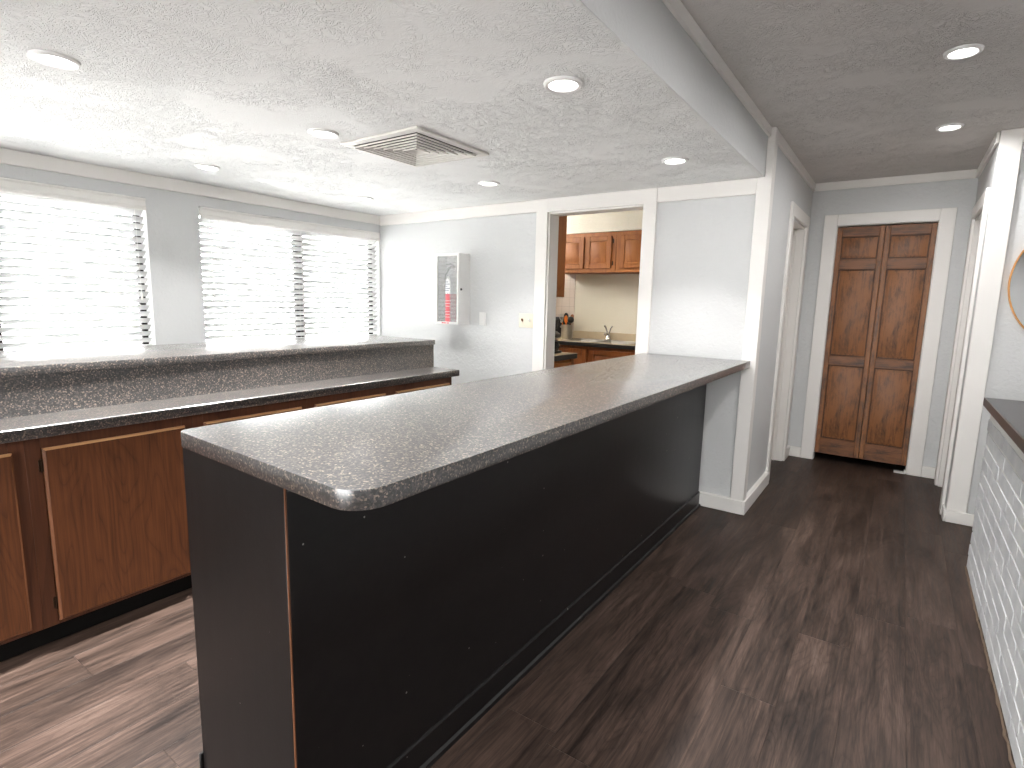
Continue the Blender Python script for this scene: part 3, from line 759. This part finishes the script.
# utensils in a steel crock
ux, uy, uz = -2.913, 6.90, kz
r = thing('utensil_crock', 'steel cylinder crock of cooking utensils on the kitchen countertop', 'crock', (ux, uy, uz))
b = bmesh.new(); lathe(b, [(0, uz), (.064, uz), (.066, uz+.004), (.066, uz+.165), (.0675, uz+.168), (.063, uz+.168), (.062, uz+.165), (.062, uz+.01), (0, uz+.01)], (ux, uy, 0), 32); obj('crock_body', b, M['steel'], r)
UG = 'cooking utensils in the steel crock'
def utensil(name, label, px, py, tilt, build, h=.16):
    r = thing(name, label, 'utensil', (ux+px*.4, uy+py*.4, uz+.012), UG)
    base = Vector((ux+px*.4, uy+py*.4, uz+.014)); tip = Vector((ux+px, uy+py, uz+.012+h))
    build(r, base, tip, (tip-base).normalized())
def handle(r, a, t, m, rad=.006): obj('handle', tube(bmesh.new(), [a, a.lerp(t, .5), t], [rad*.8, rad, rad*.9], 8), m, r)
def flat(r, name, t, d, L, Wd, m, th=.006, slots=0):
    b = bmesh.new(); pts = []
    for k in range(13):
        a = PI*k/12; pts.append((Wd*math.cos(a), L*.55+L*.45*math.sin(a)))
    pts = [(.006, 0), (Wd*.9, L*.25)]+pts+[(-Wd*.9, L*.25), (-.006, 0)]
    u = Vector((1, 0, 0)); u = (u-d*u.dot(d)).normalized(); w = d.cross(u)
    lo = [b.verts.new(t+u*x+d*z-w*th/2) for x, z in pts]; hi = [b.verts.new(t+u*x+d*z+w*th/2) for x, z in pts]
    b.faces.new(lo[::-1]); b.faces.new(hi)
    for k in range(len(pts)): b.faces.new((lo[k], lo[(k+1) % len(pts)], hi[(k+1) % len(pts)], hi[k]))
    bmesh.ops.recalc_face_normals(b, faces=b.faces[:]); obj(name, b, m, r)
def whisk(r, a, t, d):
    handle(r, a, t, M['orange'])
    b = bmesh.new(); u = d.orthogonal().normalized(); w = d.cross(u)
    for k in range(4):
        q = u*math.cos(PI*k/4)+w*math.sin(PI*k/4)
        tube(b, [t+q*(.026*math.sin(PI*j/10)**.8 if 0 < j < 10 else 0)*(1 if True else 0)+d*(.10*math.sin(PI*j/20)) for j in range(0, 11)] +
                [t-q*(.026*math.sin(PI*j/10)**.8 if 0 < j < 10 else 0)+d*(.10*math.sin(PI*j/20)) for j in range(9, -1, -1)], .0016, 6, False)
    obj('wires', b, M['steel'], r)
def ladle(r, a, t, d):
    handle(r, a, t, M['blackp'])
    b = bmesh.new(); c = t+d*.045
    lathe(b, [(.040*math.sin(q), -.040*math.cos(q)) for q in [PI*k/16 for k in range(0, 10)]]+[(.036*math.sin(PI*k/16), -.036*math.cos(PI*k/16)) for k in range(9, -1, -1)], c, 20, 'y'); obj('bowl', b, M['blackp'], r)
utensil('whisk', 'wire whisk with orange handle leaning left in the steel crock', -.055, -.02, 0, whisk, .185)
utensil('spatula', 'black slotted spatula upright among the crock utensils', -.018, .01, 0, lambda r, a, t, d: (handle(r, a, t, M['blackp']), flat(r, 'blade', t, d, .10, .03, M['blackp'])), .20)
utensil('spatula', 'orange spatula in the middle of the steel crock', .005, -.03, 0, lambda r, a, t, d: (handle(r, a, t, M['orange']), flat(r, 'blade', t, d, .095, .024, M['orange'], .008)), .175)
utensil('wooden_spoon', 'brown wooden spoon leaning right in the steel crock', .048, .02, 0, lambda r, a, t, d: (handle(r, a, t, M['woodsp']), flat(r, 'bowl', t, d, .08, .022, M['woodsp'], .009)), .205)
utensil('ladle', 'round black ladle hanging out on the right of the steel crock', .058, -.025, 0, ladle, .175)

# black countertop oven left of the crock
ox0, ox1, oy0, oy1, oz0, oz1 = -3.32, -2.992, 6.975, 7.135, kz+.0005, 1.165
r = thing('countertop_oven', 'black boxy appliance against the tiles left of the utensil crock', 'appliance', ((ox0+ox1)/2, (oy0+oy1)/2, oz0))
obj('body', BX(ox0, ox1, oy0, oy1, oz0+.012, oz1, .008, 2), M['blackp'], r)
obj('glass_door', BX(ox0+.012, ox1-.075, oy0-.006, oy0, oz0+.03, oz1-.03, .003), M['glassdark'], r)
for zz in (oz1-.055, oz1-.115): obj('knob', lathe(bmesh.new(), [(0, oy0-.018), (.012, oy0-.018), (.014, oy0-.002), (.014, oy0+.001)], (ox1-.036, 0, zz), 16, 'y'), M['steel'], r)
for x in (ox0+.03, ox1-.03):
    for y in (oy0+.025, oy1-.025): obj('foot', lathe(bmesh.new(), [(0, oz0), (.01, oz0), (.011, oz0+.0125), (0, oz0+.0125)], (x, y, 0), 10), M['blackp'], r)

# near kitchen counter with coffee maker
r = thing('kitchen_side_cabinet', 'wooden kitchen cabinet end just inside the left jamb of the opening', 'cabinet', (-2.2, 5.08, 0))
obj('carcass', BX(-2.52, -1.925, 4.90, 5.27, .10, .866), M['honey'], r)
obj('corner_stile', BX(-1.927, -1.912, 5.225, 5.272, .10, .866, .002), M['honeyd'], r)
obj('toe_kick', BX(-2.5, -1.98, 4.92, 5.25, 0, .10), M['toe'], r)
obj('door', BX(-1.925, -1.907, 4.93, 5.215, .13, .84, .004, 2), M['honey'], r)
r = thing('side_countertop', 'short beige countertop with dark edge just inside the kitchen opening', 'countertop', (-2.2, 5.09, .867))
obj('slab', BX(-2.52, -1.906, 4.885, 5.287, .868, kz, .001), M['bktop'], r)
b = bmesh.new(); box(b, -1.906, -1.894, 4.885, 5.299, .866, kz-.002, .002); box(b, -2.52, -1.906, 5.287, 5.299, .866, kz-.002, .002); obj('edge_band', b, M['bkedge'], r)
qx, qy = -2.06, 5.13
r = thing('coffee_maker', 'black coffee maker with round carafe on the short kitchen counter', 'coffee maker', (qx, qy, kz))
obj('base', BX(qx-.11, qx+.065, qy-.075, qy+.075, kz, kz+.022, .008, 2), M['blackp'], r)
obj('tower', BX(qx-.11, qx-.045, qy-.07, qy+.07, kz+.022, kz+.2, .008, 2), M['blackp'], r)
obj('brew_head', prism(bmesh.new(), [(qx-.11, kz+.125), (qx+.02, kz+.125), (qx+.045, kz+.14), (qx+.045, kz+.165), (qx+.015, kz+.185), (qx-.11, kz+.2)], qy-.07, qy+.07, .003, 'y'), M['blackp'], r)
b = bmesh.new(); lathe(b, [(0, kz+.0225), (.045, kz+.0225), (.056, kz+.04), (.058, kz+.065), (.048, kz+.095), (.038, kz+.108), (.040, kz+.118), (0, kz+.12)], (qx+.015, qy, 0), 24); ca = obj('carafe', b, M['glassdark'], r)
obj('handle', tube(bmesh.new(), [(qx+.05, qy-.02, kz+.108), (qx+.088, qy-.04, kz+.105), (qx+.092, qy-.045, kz+.07), (qx+.068, qy-.03, kz+.045)], .006, 8), M['blackp'], ca)

# ------------------------------------------------------------------ bifold closet door
r = root_struct('door_1', (.211, YH, 0))
b = bmesh.new(); f0, f1 = YH-.02, YH
box(b, BF[0]-.1, BF[0], f0, f1, 0, BF[2]+.09, .003); box(b, BF[1], BF[1]+.1, f0, f1, 0, BF[2]+.09, .003); box(b, BF[0], BF[1], f0, f1, BF[2], BF[2]+.09, .003)
obj('casing', b, T, r)
b = bmesh.new(); box(b, BF[0]-.0, BF[0]+.004, f1, YH+.11, 0, BF[2]); box(b, BF[1]-.004, BF[1], f1, YH+.11, 0, BF[2]); box(b, BF[0]+.004, BF[1]-.004, f1, YH+.11, BF[2]-.004, BF[2])
obj('jamb', b, T, r)
for x0, x1 in ((BF[0]+.006, .2095), (.2125, BF[1]-.006)):
    yf, yb = YH+.012, YH+.044; st = .036
    b = bmesh.new()                                       # stiles (grain upright)
    box(b, x0, x0+st, yf, yb, .064, 2.026, .0025); box(b, x1-st, x1, yf, yb, .064, 2.026, .0025)
    leaf = obj('leaf', b, M['bifold'], r)
    b = bmesh.new()
    for z0, z1 in ((1.945, 2.026), (1.675, 1.762), (.86, .942), (.064, .205)): box(b, x0+st, x1-st, yf+.0005, yb, z0, z1, .0025)
    obj('rails', b, M['bifoldx'], leaf)
    for z0, z1 in ((1.762, 1.945), (.942, 1.675), (.205, .86)):
        b = bmesh.new(); a0, a1 = x0+st, x1-st
        box(b, a0, a1, yf+.014, yb-.004, z0, z1)
        i, c = .012, .022
        lo = [(a0+i, z0+i), (a1-i, z0+i), (a1-i, z1-i), (a0+i, z1-i)]; hi = [(a0+i+c, z0+i+c), (a1-i-c, z0+i+c), (a1-i-c, z1-i-c), (a0+i+c, z1-i-c)]
        A = [b.verts.new((x, yf+.0139, z)) for x, z in lo]; B = [b.verts.new((x, yf+.005, z)) for x, z in hi]
        b.faces.new(B)
        for k in range(4): b.faces.new((A[k], A[(k+1) % 4], B[(k+1) % 4], B[k]))
        for q in (a0, a1-.008): box(b, q, q+.008, yf+.006, yf+.016, z0, z1, .002, 1, 1)        # bead moulding, dark tone painted in for the groove shade
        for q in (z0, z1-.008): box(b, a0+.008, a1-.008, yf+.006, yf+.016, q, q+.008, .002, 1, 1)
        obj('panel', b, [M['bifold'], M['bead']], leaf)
b = bmesh.new(); box(b, BF[1]-.085, BF[1]-.005, YH-.02, YH+.03, 0, .012, .002); box(b, BF[1]-.016, BF[1]-.005, YH-.02, YH+.03, .012, .03, .002)
obj('floor_bracket', b, M['wplast'], r)

# ------------------------------------------------------------------ right-hand brick bar and mirror
bx, by0, by1 = .81, 1.3, 4.695
r = thing('brick_bar', 'white painted brick bar along the right edge of the photo', 'bar', (1.1, 3.0, 0))
obj('core', BX(bx+.0068, bx+.50, by0, by1-.012, 0, .869), M['mortar'], r)
b = bmesh.new(); bh, bl, g = .0585, .198, .009
row = 0; z = .006
while z+bh < .866:
    y = by1+.001; first = bl/2 if row % 2 else bl
    while y > by0+.05:
        L = first if first else bl; first = None
        j = random.uniform(-.0015, .0015)
        box(b, bx+.004+j, bx+.016, max(by0, y-L), y, z+random.uniform(-.001, .001), z+bh+random.uniform(-.001, .001), .0014)
        y -= L+g
    x = bx+.002+g; first = bl/2-.012 if row % 2 == 0 else bl-.012
    z += bh+g; row += 1
obj('brick_face', b, M['brick'], r)
b = bmesh.new()
pts = []
y = by0
while y < by1+.004: pts.append((bx+.001-abs(random.gauss(0, .0025)), y, .001+abs(random.gauss(0, .002)))); y += .03
tube(b, pts, [.0035+abs(random.gauss(0, .0015)) for _ in pts], 6); obj('caulk_bead', b, M['caulk'], r)
b = bmesh.new(); box(b, .788, bx+.56, by0-.02, 4.722, .872, .912, .002, 2)
b.faces.ensure_lookup_table()
r = thing('bar_countertop', 'grey bar countertop with brown edge on the white brick bar', 'countertop', (1.08, 3.0, .871))
obj('slab', BX(.792, bx+.56, by0-.02, 4.716, .872, .912, .001), M['topgrey'], r)
b = bmesh.new(); box(b, .785, .792, by0-.02, 4.723, .871, .9115, .001); box(b, .792, bx+.56, 4.716, 4.723, .871, .9115, .001); obj('edge_band', b, M['topbrown'], r)

mx, my, mz, mr = 1.312, YR, 1.525, .42
r = thing('round_mirror', 'round wall mirror with thin gold rim at the photo\'s right edge', 'mirror', (mx, my, mz-mr))
b = bmesh.new(); lathe(b, [(mr-.009, my-.003), (mr-.009, my-.02), (mr-.006, my-.024), (mr-.002, my-.024), (mr, my-.02), (mr, my)], (mx, 0, mz), 72, 'y'); obj('rim', b, M['gold'], r)
b = bmesh.new(); lathe(b, [(0, my-.010), (mr-.0085, my-.010)], (mx, 0, mz), 72, 'y'); obj('glass', b, M['mirror'], r, smooth=False)

# ------------------------------------------------------------------ light
LOW_W, HALL_W = 4.4, 2.0
w = bpy.data.worlds.new('sky'); SC.world = w; w.use_nodes = True
bg = w.node_tree.nodes['Background']; bg.inputs[0].default_value = (1.0, .997, .99, 1); bg.inputs[1].default_value = 6.6
def area(name, loc, size, power, col=(1, .95, .88)):
    l = bpy.data.lights.new(name, 'AREA'); l.shape = 'DISK'; l.size = size; l.energy = power; l.color = col
    o = bpy.data.objects.new(name, l); COL.objects.link(o); o.location = loc; return o
def lamp(x, y, z, power, spread=96):
    o = area('downlight_or_fill', (x, y, z-.012), .09, power, (1, .99, .975)); o.data.spread = math.radians(spread)
for x, y in ((-2.03, 1.765), (-1.95, 2.77), (-3.18, 2.838), (-3.155, 4.03), (-.68, 2.845), (-.694, 4.077), (-1.944, 4.06), (-3.17, 1.6), (-.69, 1.6), (-3.17, .35), (-1.95, .35), (-.69, .35)):
    lamp(x, y, ZL, LOW_W*(.48 if x > -1 and y < 4 else .3 if x < -3 else .42 if y > 4 else 1.35))
for x, y in ((.489, 4.063), (.508, 5.22), (.49, 2.9), (.49, 1.7), (1.9, 2.9), (1.9, .8), (1.9, -1.2)): lamp(x, y, ZH, HALL_W*(.5 if x > 1 and y > 2 else 2.5 if x > 1 else 1), 172)  # the rightmost unseen lamps are added to brighten what the mirror reflects
area('kitchen_ceiling_lamp', (-2.1, 6.0, 2.38), .35, 2.3, (1, .95, .84)).data.spread = math.radians(125)

# ------------------------------------------------------------------ camera
cam = bpy.data.cameras.new('camera'); cam.sensor_width = 36; cam.lens = 552.4619767301903/1024*36; cam.clip_start = .02; cam.clip_end = 200
co = bpy.data.objects.new('camera', cam); COL.objects.link(co)
R = Vector((0.81795498, 0.57483594, 0.02265597)); U = Vector((-0.10375389, 0.10866965, 0.98864859)); F = Vector((-0.56584872, 0.81102069, -0.14852835))
m = Matrix((R, U, -F)).transposed().to_4x4(); m.translation = Vector((0.39869865, 1.02201542, 1.34767732))
co.matrix_world = m
SC.camera = co
SC.view_settings.view_transform = 'Standard'
try: SC.view_settings.look = 'None'
except Exception: pass
SC.view_settings.gamma = 1.0; SC.view_settings.exposure = 2.38; SC.view_settings.use_curve_mapping = False
SC.cycles.max_bounces = 14; SC.cycles.diffuse_bounces = 10; SC.cycles.transparent_max_bounces = 16
SC.cycles.sample_clamp_indirect = 6.0
